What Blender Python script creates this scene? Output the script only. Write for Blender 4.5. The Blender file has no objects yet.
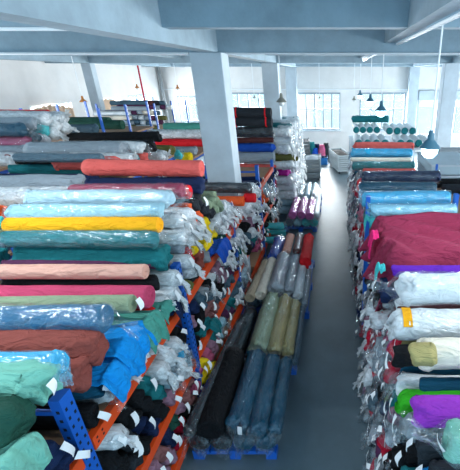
import bpy, math, random
from mathutils import Vector, Matrix, noise, Euler
R = random.Random(7)
C = bpy.context.scene.collection
H = 4.0                       # camera height
PITCH = math.radians(24)
F, PX, PY = 362.0, 335.0, 235.0

# ------------------------------------------------------------------ photo measuring: a pixel ray meets a real plane
def ray(x, y):
    v = y - PY
    return Vector((x - PX, F*math.cos(PITCH) - v*math.sin(PITCH), -(F*math.sin(PITCH) + v*math.cos(PITCH))))
def atX(x, y, X):
    d = ray(x, y); t = X/d.x
    return Vector((X, d.y*t, H + d.z*t))
def atY(x, y, Y):
    d = ray(x, y); t = Y/d.y
    return Vector((d.x*t, Y, H + d.z*t))
def atZ(x, y, z):
    d = ray(x, y); t = (z-H)/d.z
    return Vector((d.x*t, d.y*t, z))
def proj(p):
    q = Vector((p[0], p[1], p[2]-H))
    dep = q.y*math.cos(PITCH) - q.z*math.sin(PITCH)
    up = q.y*math.sin(PITCH) + q.z*math.cos(PITCH)
    return PX + F*q.x/dep, PY - F*up/dep, dep

# ------------------------------------------------------------------ colours
def lin(c):
    return c/12.92 if c <= .04045 else ((c+.055)/1.055)**2.4
def hexc(h):
    return tuple(lin(int(h[i:i+2], 16)/255) for i in (0, 2, 4)) + (1,)
PAL = dict(black='0e1116', charcoal='262c33', navy='13264c', royal='1850b4', bright_blue='0a95e6', light_blue='96c4d4',
  pale_blue='aecddb', cyan='35b2e2', teal='177076', dark_teal='084a64', aqua='45c4c8', mint='78bcaa', seafoam='4f9f90',
  green='35b022', dark_green='1a4a3e', sage='8ea084', olive='68683a', khaki='a89c68', cream='e8e0d0', beige='b8a890',
  white='dfe6ea', silver='98a4ae', grey='8a9298', slate='456070', steel_blue='2f6a90', rust='8e4840', maroon='942e4c', brown='5c3030',
  dusty_brown='8c5c5c', crimson='b40e30', red='de1c28', coral='dc625c', peach='dca898', orange='f2602c', yellow='f4d014',
  amber='f6ac14', pink='c4466c', rose='bc5a7c', hot_pink='f02a78', magenta='c42c9c', orchid='d264b4', mauve='9a7488', plum='542a4c',
  purple='6424b0', violet='9234b4', lavender='b8a8d4')
mats = {}
def nt(name):
    m = bpy.data.materials.new(name); m.use_nodes = True
    t = m.node_tree; t.nodes.clear()
    o = t.nodes.new('ShaderNodeOutputMaterial')
    return m, t, o
def N(t, k, **kw):
    n = t.nodes.new(k)
    for a, b in kw.items():
        if a.startswith('i_'):
            n.inputs[a[2:].replace('_', ' ')].default_value = b
        else: setattr(n, a, b)
    return n
def bumpy(t, scale, strength, dist, stretch=(1, 1, 1), detail=4, distortion=0.0, kind='n'):
    tc = N(t, 'ShaderNodeTexCoord'); mp = N(t, 'ShaderNodeMapping')
    mp.inputs['Scale'].default_value = stretch
    t.links.new(tc.outputs['Object'], mp.inputs['Vector'])
    if kind == 'n':
        nz = N(t, 'ShaderNodeTexNoise', i_Scale=scale, i_Detail=detail, i_Distortion=distortion)
        out = nz.outputs['Fac']
    else:
        nz = N(t, 'ShaderNodeTexVoronoi', i_Scale=scale, feature='DISTANCE_TO_EDGE'); out = nz.outputs['Distance']
    t.links.new(mp.outputs['Vector'], nz.inputs['Vector'])
    b = N(t, 'ShaderNodeBump', i_Strength=strength, i_Distance=dist)
    t.links.new(out, b.inputs['Height'])
    return b, out, mp
def fabric(col, rough=.82):
    k = 'fabric_'+col
    if k in mats: return mats[k]
    m, t, o = nt(k)
    p = N(t, 'ShaderNodeBsdfPrincipled', i_Roughness=rough)
    p.inputs['Specular IOR Level'].default_value = .25
    b, out, mp = bumpy(t, 5, .8, .05, (1, 2.4, 2.4), 3, 1.4)
    c = hexc(PAL[col])
    mx = N(t, 'ShaderNodeMix', data_type='RGBA'); mx.inputs['A'].default_value = tuple(v*.8 for v in c[:3])+(1,)
    mx.inputs['B'].default_value = tuple(min(1, v*1.12) for v in c[:3])+(1,)
    nz = N(t, 'ShaderNodeTexNoise', i_Scale=6, i_Detail=2)
    t.links.new(mp.outputs['Vector'], nz.inputs['Vector']); t.links.new(nz.outputs['Fac'], mx.inputs['Factor'])
    t.links.new(mx.outputs['Result'], p.inputs['Base Color']); t.links.new(b.outputs['Normal'], p.inputs['Normal'])
    t.links.new(p.outputs[0], o.inputs[0]); mats[k] = m
    return m
def plain(name, col, rough=.6, metal=0, bump=None, var=0, vs=3):
    if name in mats: return mats[name]
    m, t, o = nt(name)
    c = hexc(col)
    p = N(t, 'ShaderNodeBsdfPrincipled', i_Roughness=rough, i_Metallic=metal)
    p.inputs['Base Color'].default_value = c
    if var:
        tc = N(t, 'ShaderNodeTexCoord'); nz = N(t, 'ShaderNodeTexNoise', i_Scale=vs, i_Detail=8, i_Roughness=.65)
        t.links.new(tc.outputs['Object'], nz.inputs['Vector'])
        r = N(t, 'ShaderNodeValToRGB'); r.color_ramp.elements[0].position = .3; r.color_ramp.elements[1].position = .7
        r.color_ramp.elements[0].color = tuple(v*(1-var) for v in c[:3])+(1,)
        r.color_ramp.elements[1].color = tuple(min(1, v*(1+var*.5)) for v in c[:3])+(1,)
        t.links.new(nz.outputs['Fac'], r.inputs['Fac']); t.links.new(r.outputs[0], p.inputs['Base Color'])
    if bump:
        b, _, _ = bumpy(t, bump[0], bump[1], bump[2]); t.links.new(b.outputs['Normal'], p.inputs['Normal'])
    t.links.new(p.outputs[0], o.inputs[0]); mats[name] = m
    return m
def plastic(name, col, lo, hi, scale=9, gl=.14):
    if name in mats: return mats[name]
    m, t, o = nt(name)
    p = N(t, 'ShaderNodeBsdfPrincipled', i_Roughness=.3)
    p.inputs['Base Color'].default_value = hexc(col)
    p.inputs['Specular IOR Level'].default_value = .8
    b, out, mp = bumpy(t, scale*1.6, .85, .04, (1, 1.8, 1.8), 3, 1.0)
    t.links.new(b.outputs['Normal'], p.inputs['Normal'])
    tr = N(t, 'ShaderNodeBsdfTransparent'); mx = N(t, 'ShaderNodeMixShader')
    mr = N(t, 'ShaderNodeMapRange'); mr.inputs['From Min'].default_value = .3; mr.inputs['From Max'].default_value = .7
    mr.inputs['To Min'].default_value = lo; mr.inputs['To Max'].default_value = hi
    t.links.new(out, mr.inputs['Value']); t.links.new(mr.outputs[0], mx.inputs[0])
    t.links.new(tr.outputs[0], mx.inputs[1]); t.links.new(p.outputs[0], mx.inputs[2])
    g = N(t, 'ShaderNodeBsdfGlossy', i_Roughness=.15); g.inputs['Color'].default_value = (.9, .96, 1, 1); t.links.new(b.outputs['Normal'], g.inputs['Normal'])
    lw = N(t, 'ShaderNodeLayerWeight', i_Blend=.3); t.links.new(b.outputs['Normal'], lw.inputs['Normal'])
    m2 = N(t, 'ShaderNodeMath', operation='MULTIPLY_ADD'); m2.inputs[1].default_value = gl; m2.inputs[2].default_value = .03
    t.links.new(lw.outputs['Facing'], m2.inputs[0]); mg = N(t, 'ShaderNodeMixShader')
    t.links.new(m2.outputs[0], mg.inputs[0]); t.links.new(mx.outputs[0], mg.inputs[1]); t.links.new(g.outputs[0], mg.inputs[2]); t.links.new(mg.outputs[0], o.inputs[0])
    mats[name] = m
    return m
def emit(name, col, s):
    if name in mats: return mats[name]
    m, t, o = nt(name); e = N(t, 'ShaderNodeEmission', i_Strength=s); e.inputs['Color'].default_value = hexc(col)
    t.links.new(e.outputs[0], o.inputs[0]); mats[name] = m
    return m
WRAP = plastic('clear_plastic_wrap', 'd8eef8', -.03, .08, 4, .3)
BAG = plastic('milky_plastic_bag', 'eef4f8', .5, .92, 6, .08)
BLUEWRAP = plastic('blue_tinted_plastic', '7fd0f2', .1, .35, 3)
PAPER = plain('white_paper', 'f2f4f6', .8)
CARD = plain('cardboard_core', 'c8a070', .9)
WALL = plain('white_painted_wall', 'dededd', .9, var=.10, vs=1.2)
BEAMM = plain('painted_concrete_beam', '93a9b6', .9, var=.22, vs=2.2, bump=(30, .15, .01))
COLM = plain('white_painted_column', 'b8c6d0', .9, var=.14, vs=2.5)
BLUE = plain('blue_powder_coat', '1a62c4', .4)
ORANGE = plain('orange_powder_coat', 'f05018', .45)
HOLE = plain('dark_hole', '0a1428', .9)
PLY = plain('plywood_deck', 'b08c70', .85, var=.2, vs=8)
WHITEP = plain('white_pipe_paint', 'e4eaee', .5)
STEEL = plain('grey_galvanised_steel', '9aa6ac', .45, .5)
GREYPL = plain('grey_crate_plastic', '6c787e', .6)
FRAME = plain('grey_window_frame', '8898a2', .5)

# ------------------------------------------------------------------ mesh helpers
class MB:
    def __init__(s): s.v = []; s.f = []; s.m = []; s.mats = []
    def mi(s, m):
        if m not in s.mats: s.mats.append(m)
        return s.mats.index(m)
    def box(s, lo, hi, m, M=None):
        b = len(s.v)
        for z in (lo[2], hi[2]):
            for x, y in ((lo[0], lo[1]), (hi[0], lo[1]), (hi[0], hi[1]), (lo[0], hi[1])):
                p = Vector((x, y, z)); s.v.append(M @ p if M else p)
        k = s.mi(m)
        for f in ((0, 3, 2, 1), (4, 5, 6, 7), (0, 1, 5, 4), (1, 2, 6, 5), (2, 3, 7, 6), (3, 0, 4, 7)):
            s.f.append([b+i for i in f]); s.m.append(k)
        return s
    def bar(s, a, b, r, m, n=8, r2=None):
        a, b = Vector(a), Vector(b); d = (b-a).normalized()
        u = d.orthogonal().normalized(); w = d.cross(u); k = s.mi(m); o = len(s.v); r2 = r if r2 is None else r2
        for p, rr in ((a, r), (b, r2)):
            for i in range(n):
                an = 2*math.pi*i/n; s.v.append(p + (u*math.cos(an)+w*math.sin(an))*rr)
        for i in range(n):
            j = (i+1) % n; s.f.append([o+i, o+j, o+n+j, o+n+i]); s.m.append(k)
        s.f.append([o+i for i in range(n)][::-1]); s.m.append(k)
        s.f.append([o+n+i for i in range(n)]); s.m.append(k)
        return s
    def lathe(s, prof, m, n=16, c=(0, 0, 0)):      # prof: (radius, z)
        o = len(s.v); k = s.mi(m)
        for r, z in prof:
            for i in range(n):
                a = 2*math.pi*i/n; s.v.append(Vector((c[0]+r*math.cos(a), c[1]+r*math.sin(a), c[2]+z)))
        for q in range(len(prof)-1):
            for i in range(n):
                j = (i+1) % n; s.f.append([o+q*n+i, o+q*n+j, o+(q+1)*n+j, o+(q+1)*n+i]); s.m.append(k)
        return s
    def rings(s, rings, m, close=True, cap0=True, cap1=True):
        o = len(s.v); n = len(rings[0]); k = s.mi(m)
        for r in rings: s.v.extend(r)
        for q in range(len(rings)-1):
            for i in range(n if close else n-1):
                j = (i+1) % n; s.f.append([o+q*n+i, o+q*n+j, o+(q+1)*n+j, o+(q+1)*n+i]); s.m.append(k)
        if cap0: s.f.append([o+i for i in range(n)][::-1]); s.m.append(k)
        if cap1: s.f.append([o+(len(rings)-1)*n+i for i in range(n)]); s.m.append(k)
        return s
    def mesh(s, name, smooth=False):
        me = bpy.data.meshes.new(name); me.from_pydata([tuple(v) for v in s.v], [], s.f)
        for m in s.mats: me.materials.append(m)
        for p, k in zip(me.polygons, s.m): p.material_index = k; p.use_smooth = smooth
        me.update(); return me
    def build(s, name, parent=None, smooth=False):
        o = bpy.data.objects.new(name, s.mesh(name, smooth)); C.objects.link(o)
        if parent: o.parent = parent
        return o
def tag(o, label, cat, group=None):
    o['label'] = label; o['category'] = cat
    if group: o['group'] = group
    return o
def struct(o): o['kind'] = 'structure'; return o
def empty(name, loc, rz=0):
    o = bpy.data.objects.new(name, None); C.objects.link(o); o.location = loc; o.rotation_euler = (0, 0, rz); o.empty_display_size = .1
    return o
def link(name, me, mat=None, parent=None):
    o = bpy.data.objects.new(name, me); C.objects.link(o)
    if parent: o.parent = parent
    if mat and len(o.material_slots):
        o.material_slots[0].link = 'OBJECT'; o.material_slots[0].material = mat
    return o

# ------------------------------------------------------------------ cloth roll meshes: end face at x=0, body runs to -X
def endprof(style, r):
    if style == 'clean':
        return [(-.012, 1), (0, .94), (0, .84), (-.016, .76), (-.002, .66), (-.016, .56), (-.002, .46), (-.016, .38), (-.002, .28), (-.03, .2), (-.03, .02)]
    return [(-.5*r, .99), (-.22*r, .93), (-.06*r, .8), (.02*r, .62), (0, .42), (-.06*r, .2), (-.1*r, .02)]
def roll_rings(L, r, seed, style, n=20, step=.1, lump=.05, sag=0, far='soft'):
    prof = endprof(style, r)
    xs = [(x, f, 1) for x, f in prof]
    k = max(3, int(L/step)); a = prof[0][0]-.02; b = -L+.5*r
    mid = [(a+(b-a)*i/k, 1.0, 0) for i in range(k+1)]
    fp = [(-L-x, f, 1) for x, f in endprof(far, r)]
    seq = fp[::-1] + mid[::-1] + xs
    rings = []
    for x, f, e in seq:
        ring = []
        for i in range(n):
            th = 2*math.pi*i/n
            nz = noise.noise(Vector((x*2.6+seed*7.1, math.cos(th)*.9, math.sin(th)*.9+seed)))
            n2 = noise.noise(Vector((x*9+seed*3.3, math.cos(th)*2.2+x*2, math.sin(th)*2.2-x*3)))
            rr = r*f*(1+lump*nz*1.6+lump*.7*n2)
            if style == 'soft' and e: rr *= 1+(.11*math.sin(th*5+seed*2+2*nz)+.09*math.sin(th*3-seed+3*n2)+.1*n2)*min(1, f+.2)
            y = rr*math.cos(th); z = rr*math.sin(th)
            if z < 0: z *= .9
            z -= sag*math.sin(math.pi*min(1, max(0, -x/L)))
            ring.append(Vector((x+(.55*r*noise.noise(Vector((y*9, z*9, seed))) if style == 'soft' and e and x > -.6*r else 0), y, z)))
        rings.append(ring)
    return rings
def roll_mesh(L, r, seed, style='soft', n=20, step=.1, lump=.05, sag=0, far='soft'):
    mb = MB(); mb.rings(roll_rings(L, r, seed, style, n, step, lump, sag, far), fabric('white')); return mb.mesh('roll_body', True)
def wrap_rings(L, r, seed, n=20, step=.07, tuft=1.0, crum=.06, sag=0, droop=.5, both=False, span=None):
    x0 = -(span or L)
    prof = [(0.0, 1.07), (.03, .92), (.06, .6), (.09*tuft, .32), (.12*tuft, .3), (.16*tuft, .42), (.2*tuft, .58)]
    k = max(3, int(-x0/step)); seq = [(x0+(0-x0)*i/k, 1.07) for i in range(k)] + prof
    if both: seq = [(x0-x, f) for x, f in prof[:5]][::-1] + seq
    rings = []
    for x, f in seq:
        ring = []; neck = max(0, min(1, x/(.2*tuft))) if x > 0 else 0
        for i in range(n):
            th = 2*math.pi*i/n
            nz = noise.noise(Vector((x*7+seed*5.7, math.cos(th)*2.4, math.sin(th)*2.4+seed)))
            n2 = noise.noise(Vector((x*17+seed*2.1, math.cos(th)*5, math.sin(th)*5)))
            rr = r*f*(1+crum*nz+crum*.8*n2) + (.10*r*abs(nz) if x <= 0 else 0)
            if neck: rr *= 1+.25*neck*math.sin(th*(3+seed % 3)+seed)+.2*neck*n2
            y = rr*math.cos(th)*(1-.45*neck*(1 if seed % 2 else 0)); z = rr*math.sin(th)
            z -= droop*neck*neck*r*1.6
            z -= sag*math.sin(math.pi*min(1, max(0, -x/L)))
            ring.append(Vector((x+.25*neck*r*nz*2, y+neck*r*.5*math.sin(seed*1.7), z)))
        rings.append(ring)
    return rings
def wrap_mesh(L, r, seed, mat=WRAP, **kw):
    mb = MB(); mb.rings(wrap_rings(L, r, seed, **kw), mat, cap0=False, cap1=False); return mb.mesh('plastic_wrap', True)
def tag_mesh(w, h, bend, seed):
    mb = MB(); rings = []
    for i in range(5):
        t = i/4; x = .012+bend*math.sin(t*2.2); z = -h*t+.02; tw = .3*math.sin(seed+t*2)
        rings.append([Vector((x+s*tw*w*.5+o, s*w/2, z)) for s, o in ((-1, 0), (1, 0), (1, .003), (-1, .003))])
    mb.rings(rings, PAPER); return mb.mesh('paper_tag')
def ring_mesh(r, w, mat, x):
    mb = MB(); rings = []
    for i in range(4):
        xx, rr = ((x, r), (x+w, r), (x+w, r+.006), (x, r+.006))[i]
        rings.append([Vector((xx, rr*math.cos(a*math.pi/12), rr*math.sin(a*math.pi/12)*(.93 if math.sin(a*math.pi/12) < 0 else 1))) for a in range(24)])
    rings.append(rings[0]); mb.rings(rings, mat, cap0=False, cap1=False); return mb.mesh('strap', True)

CLOTH = dict(bright_blue='bright blue', light_blue='light blue', pale_blue='pale blue', dark_teal='dark teal', dark_green='dark green',
             dusty_brown='dusty brown', hot_pink='hot pink', royal='royal blue')
def cn(c): return CLOTH.get(c, c.replace('_', ' '))
HEROES = []     # (side, Y, z, r) for spacing
hid = [0]
def hero(label, col, end, r, L, style='soft', wrap=None, tuft=1.0, tagged=0, side='L', rz=None, straps=(), lump=.05, sag=0, core=False,
         both=False, group=None, far='soft', ry=0.0, droop=.5, name='fabric_roll', span=None):
    """one roll of cloth; end = centre of the visible end, body runs away from the aisle (rz turns it)"""
    hid[0] += 1; s = hid[0]
    if rz is None: rz = math.pi if side in 'RST' else 0
    if side == 'L': r *= 1.12
    if wrap and name == 'fabric_roll': name = 'bagged_fabric_roll'
    if side == 'P' and end[1] < 9: end = end - Vector((.04, 0, 0))
    e = empty(name, end, rz); e.rotation_euler = (0, ry, rz)
    if side in 'LBCR':
        q = random.Random(s*13+5); e.rotation_euler = (q.uniform(-3, 3) if style == 'soft' and not sag else 0, ry+q.uniform(-.016, .016), rz+q.uniform(-.03, .03))
        if style == 'soft' and lump < .08: lump = .08
    tag(e, label, 'bagged roll' if wrap else 'fabric roll', group)
    link('cloth', roll_mesh(L, r, s, style, 28, .05, lump, sag, far), fabric(col), e)
    if wrap:
        w = {'clear': WRAP, 'bag': BAG, 'blue': BLUEWRAP}[wrap]
        link('plastic_wrap', wrap_mesh(L, r, s, w, n=30, step=.035, tuft=tuft, sag=sag, both=both, crum=.05, droop=droop, span=span), None, e)
    if core:
        mb = MB(); mb.bar((-.15, 0, 0), (.012, 0, 0), r*.2, CARD, 12); mb.build('cardboard_core', e)
    for x in straps: link('strap', ring_mesh(r*1.04, .035, fabric('red'), x), None, e)
    for k in range(tagged):
        o = link('paper_tag', tag_mesh(.05, .10, .02, s+k), None, e); o.location = (.02+.01*k, r*(.3-.6*k), .2*r)
    HEROES.append((side, end[1], end[2], r)) if rz in (0, math.pi) and ry == 0 else None
    return e

# ================================================================== SETTING
def sbox(name, lo, hi, m):
    return struct(MB().box(lo, hi, m).build(name))
FLOORM = plain('grey_concrete_floor', '64767f', .4, var=.25, vs=.9, bump=(40, .1, .004))
sbox('floor', (-9.4, -1.5, -.1), (9.7, 20.9, 0), FLOORM)
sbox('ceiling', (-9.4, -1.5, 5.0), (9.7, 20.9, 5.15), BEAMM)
# walls with openings
def wall(name, along, pos, thick, lo, hi, z1, holes):
    mb = MB()
    def pc(a0, a1, z0, zz):
        if a1-a0 < 1e-4 or zz-z0 < 1e-4: return
        if along == 'x': mb.box((a0, pos, z0), (a1, pos+thick, zz), WALL)
        else: mb.box((pos-thick, a0, z0), (pos, a1, zz), WALL)
    holes = sorted(holes); a = lo
    for h0, h1, b, t in holes:
        pc(a, h0, 0, z1); pc(h0, h1, 0, b); pc(h0, h1, t, z1); a = h1
    pc(a, hi, 0, z1)
    return struct(mb.build(name))
BY = 20.5
back_holes = [(-8.35, -7.35, 1.6, 2.95), (-5.7, -2.95, 1.18, 3.1), (-1.98, .28, 1.18, 3.1), (1.32, 3.72, 1.18, 3.1), (4.42, 8.6, .95, 2.75)]
wall('wall_back', 'x', BY, .25, -9.4, 9.7, 5.0, back_holes)
LX = -9.1
left_holes = [(11.4, 13.25, 2.0, 3.12), (14.5, 16.3, 2.0, 3.12), (17.0, 19.3, 2.0, 3.12), (4.5, 7.5, 1.8, 3.1)]
wall('wall_left', 'y', LX, .25, -1.5, BY, 5.0, left_holes)
wall('wall_right', 'y', 9.7, .2, -1.5, BY, 5.0, [(2, 5, 1.2, 3.1), (8, 11, 1.2, 3.1), (14, 17, 1.2, 3.1)])
GLASS, gt, go = nt('window_glass')
gl = N(gt, 'ShaderNodeBsdfGlossy', i_Roughness=.05); tr = N(gt, 'ShaderNodeBsdfTransparent'); mx = N(gt, 'ShaderNodeMixShader', i_Fac=.08)
gt.links.new(tr.outputs[0], mx.inputs[1]); gt.links.new(gl.outputs[0], mx.inputs[2]); gt.links.new(mx.outputs[0], go.inputs[0])
def window(n, x0, x1, z0, z1, cols, transom, y=BY):
    e = empty('window_%d' % n, ((x0+x1)/2, y, z0)); struct(e); cx = (x0+x1)/2
    w = (x1-x0)/2; h = z1-z0; mb = MB(); t = .05
    mb.box((-w, -.02, 0), (w, .06, t*1.6), FRAME); mb.box((-w, -.02, h-t*1.6), (w, .06, h), FRAME)
    mb.box((-w, -.02, h*transom-t/2), (w, .06, h*transom+t/2), FRAME)
    for i in range(cols+1):
        x = -w+2*w*i/cols; q = t if i in (0, cols) else t*.7
        mb.box((max(-w, x-q), -.021, 0), (min(w, x+q), .061, h), FRAME)
    for i in range(cols):
        if i in (1, 2):
            xa = -w+2*w*i/cols+.06; xb = -w+2*w*(i+1)/cols-.06
            for a, b in (((xa, -.03, .1), (xa+.03, .05, h*transom-.05)), ((xb-.03, -.03, .1), (xb, .05, h*transom-.05)),
                         ((xa, -.03, .1), (xb, .05, .14)), ((xa, -.03, h*transom-.08), (xb, .05, h*transom-.04))): mb.box(a, b, FRAME)
    mb.box((-w, -.02, h*(transom+1)/2-.012), (w, .05, h*(transom+1)/2+.012), FRAME)
    mb.build('window_frame', e)
    MB().box((-w, .03, 0), (w, .036, h), GLASS).build('pane', e)
    MB().box((-w-.05, -.12, -.05), (w+.05, .0, -.001), COLM).build('window_sill', e)
window(1, -8.35, -7.35, 1.6, 2.95, 2, .7); window(2, -5.7, -2.95, 1.18, 3.1, 5, .6)
window(3, -1.98, .28, 1.18, 3.1, 5, .56); window(4, 1.32, 3.72, 1.18, 3.1, 4, .56)
# left wall windows with brown paper covers
e = None
for i, (a, b, z0, z1) in enumerate(left_holes[:3]):
    w = struct(empty('window_%d' % (5+i), (LX, (a+b)/2, z0)))
    mb = MB(); q = (b-a)/2; h = z1-z0
    for s in (-1, 0, 1): mb.box((-.1, s*q-.02, 0), (-.04, s*q+.02, h), FRAME)
    mb.box((-.1, -q, h-.04), (-.04, q, h), FRAME); mb.box((-.1, -q, 0), (-.04, q, .04), FRAME); mb.build('window_frame', w)
    MB().box((-.08, -q, 0), (-.075, q, h), GLASS).build('pane', w)
BROWNP = plain('brown_window_paper', 'dcbfa4', .9, var=.15, vs=6)
for i, (a, b, z0, z1) in enumerate(left_holes[:2]):
    mb = MB(); rings = []; n = 40
    for k in range(n+1):
        t = k/n; y = a+(b-a)*t; top = z1-.04-.12*(1-math.sin(t*3.1+.3))-.02*math.sin(t*40)
        x = LX+.02+.025*math.sin(t*60)
        rings.append([Vector((x, y, z0-.1)), Vector((x, y, top)), Vector((x+.004, y, top)), Vector((x+.004, y, z0-.1))])
    mb.rings(rings, BROWNP)
    tag(mb.build('window_curtain'), ['pleated brown cover hanging over the nearer left wall window', 'pleated brown cover on the left wall window behind the white sack'][i], 'curtain', 'brown covers over the left wall windows')
# shutter opening on the right of the back wall
e = struct(empty('window_8', (6.5, BY, .95)))
mb = MB(); mb.box((-2.1, -.25, 1.8), (2.1, -.0, 2.25), COLM)
for k in range(8): mb.box((-2.05, -.06, 1.42+k*.05), (2.05, -.03, 1.455+k*.05), STEEL)
mb.build('roller_shutter', e)
MB().box((-2.08, .05, 0), (2.08, .056, 1.8), GLASS).build('pane', e)
mb = MB()
for x in (-2.05, -1.0, 0, 1.0, 2.05): mb.box((x-.04, 0, 0), (x+.04, .08, 1.8), FRAME)
mb.build('window_frame', e)
# columns: rows at Y 6.3, 12.5, 18.7 ; lines at X -7.85, -2.03, 3.75
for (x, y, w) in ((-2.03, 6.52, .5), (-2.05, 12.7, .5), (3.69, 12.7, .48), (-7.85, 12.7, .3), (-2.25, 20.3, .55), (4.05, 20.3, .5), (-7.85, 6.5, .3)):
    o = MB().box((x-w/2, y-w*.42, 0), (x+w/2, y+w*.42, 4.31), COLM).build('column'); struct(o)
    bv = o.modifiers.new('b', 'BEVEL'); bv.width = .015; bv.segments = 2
# beams
bi = 0
def beam(lo, hi, m=BEAMM):
    struct(MB().box(lo, hi, m).build('beam'))
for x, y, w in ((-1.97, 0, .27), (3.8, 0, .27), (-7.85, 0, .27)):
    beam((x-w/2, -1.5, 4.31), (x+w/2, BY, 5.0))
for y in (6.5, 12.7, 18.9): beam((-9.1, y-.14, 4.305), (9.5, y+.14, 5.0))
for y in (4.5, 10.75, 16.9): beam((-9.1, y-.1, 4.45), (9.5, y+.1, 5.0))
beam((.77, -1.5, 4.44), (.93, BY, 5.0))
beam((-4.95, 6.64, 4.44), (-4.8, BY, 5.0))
# pipes and conduit
mb = MB()
for a, b, r in (((.97, .6, 4.42), (.97, 12.4, 4.42), .02), ((-9, 4.36, 4.43), (-2.2, 4.36, 4.43), .018), ((-9, 6.33, 4.29), (-2.3, 6.33, 4.29), .02),
                ((-1.7, 6.34, 4.29), (3.6, 6.34, 4.29), .014), ((-9, 20.44, 3.25), (9.4, 20.44, 3.25), .025)):
    mb.bar(a, b, r, WHITEP)
struct(mb.build('trim_1'))
mb = MB(); mb.bar((-8.2, 16.6, 4.4), (-8.2, 16.6, 1.0),   .035, fabric('crimson')); struct(mb.build('trim_2'))
mb = MB(); mb.bar((-8.95, 20.2, 4.9), (-8.95, 20.2, 0), .09, plain('grey_drain_pipe', '8a8f92', .6)); struct(mb.build('trim_3'))

# fluorescent batten
e = empty('ceiling_light', (.85, 11.4, 4.36)); tag(e, 'white fluorescent batten under the long beam above the aisle', 'ceiling light')
MB().box((-.05, -.6, .03), (.05, .6, .08), WHITEP).build('housing', e)
MB().bar((0, -.57, .0), (0, .57, .0), .018, emit('tube_glow', 'e8f6ff', 6)).build('tube', e)

# pendant lamps
def pendant(label, X, Y, ztop, zb, shade, lit, s=1.0):
    e = empty('pendant_lamp', (X, Y, zb)); tag(e, label, 'pendant lamp', 'lamps hanging on cords from the beams')
    MB().bar((0, 0, .16*s), (0, 0, ztop-zb), .008, WHITEP, 6).build('cord', e)
    mb = MB(); mb.lathe([(.02, .2), (.03, .17), (.035, .11), (.05, .1), (.105, .035), (.11, .03), (.1, .032), (.045, .09), (.02, .1)], shade, 20)
    o = mb.build('lamp_shade', e, True); o.scale = (s, s, s)
    mb = MB(); mb.lathe([(.001, -.05), (.03, -.045), (.052, -.02), (.056, .01), (.04, .04), (.025, .07)], emit('bulb_on', 'b8ecff', 16) if lit else plain('bulb_off', 'd8dcdc', .3), 16)
    o = mb.build('bulb', e, True); q = s*(1.5 if lit else 1); o.scale = (q, q, q)
    if lit:
        l = bpy.data.lights.new('bulb_light', 'POINT'); l.energy = 14; l.color = (.75, .92, 1); l.shadow_soft_size = .06
        lo = bpy.data.objects.new('bulb_light', l); C.objects.link(lo); lo.location = (X, Y, zb-.09)
LS = plain('blue_grey_lamp_shade', '3c6a80', .5); OS = plain('orange_lamp_shade', 'c07830', .5); GS = plain('grey_lamp_shade', '8a8a80', .6)
pendant('large lit pendant lamp over the right piles, nearest of the lit lamps', .97, 3.75, 4.42, 3.28, LS, True)
pendant('lit blue grey pendant lamp above the coral roll pile', .95, 7.86, 4.42, 3.27, LS, True, 1.15)
pendant('lit pendant lamp second in line behind the nearest two', .95, 10.4, 4.42, 3.29, LS, True, 1.1)
pendant('farthest lit pendant lamp over the aisle against the back wall', .95, 14.7, 4.42, 3.22, LS, True, 1.1)
pendant('unlit pendant lamp against the wall between two back windows', .85, 17.2, 4.42, 2.9, GS, False)
pendant('bare unlit pendant hanging in front of the left back window', -.55, 13.7, 4.42, 3.2, GS, False, .5)
pendant('unlit grey lamp hanging beside the second white column', -1.42, 10.2, 4.42, 3.28, GS, False, 1.3)
pendant('unlit lamp on a thin cord left of the second column', -2.9, 13.9, 4.42, 3.2, GS, False, .6)
pendant('orange pendant lamp over the covered left wall window', -6.8, 10.4, 4.42, 3.28, OS, False, .9)
pendant('orange pendant lamp left of the red wall pipe', -8.0, 15.8, 4.42, 3.45, OS, False, .9)
pendant('orange pendant lamp near the far left room corner', -6.45, 16, 4.42, 3.42, OS, False, .9)

# ================================================================== RACKS
FX = -1.66
def holes_post(mb, X, Y, z0, z1, w=.1, d=.07, near=True):
    mb.box((X-d, Y-w/2, z0), (X, Y+w/2, z1), BLUE)
    if near:
        z = z0+.08
        while z < z1-.04:
            for s in (-1, 1):
                mb.box((X-.002, Y+s*.025-.008, z-.012), (X+.0015, Y+s*.025+.008, z+.012), HOLE)
            mb.box((X-.045, Y-w/2-.0015, z-.012), (X-.025, Y-w/2+.002, z+.012), HOLE)
            z += .075
e = empty('storage_rack', (-2.4, 4.6, 0)); tag(e, 'blue and orange steel pallet rack holding the left pile of rolls', 'storage rack')
def loc(e, mb): 
    for i, v in enumerate(mb.v): mb.v[i] = v - e.location
    return mb
for y, zt in ((1.63, 2.2), (3.38, 2.16), (5.5, 2.1), (7.75, 2.2), (9.65, 1.9)):
    mb = MB(); holes_post(mb, FX, y, 0, zt, near=y < 4); loc(e, mb).build('post', e)
    mb = MB(); holes_post(mb, -2.75, y, 0, zt, near=False); loc(e, mb).build('post', e)
    mb = MB(); P = FX-.035
    if y > 9: continue
    for z in (.35, 2.05): mb.box((-2.72, y-.012, z-.016), (FX-.07, y+.012, z+.016), BLUE)
    mb.bar((-2.7, y, .4), (P, y, 1.2), .012, BLUE); mb.bar((-2.7, y, 2.0), (P, y, 1.25), .012, BLUE)
    loc(e, mb).build('brace', e)
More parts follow.
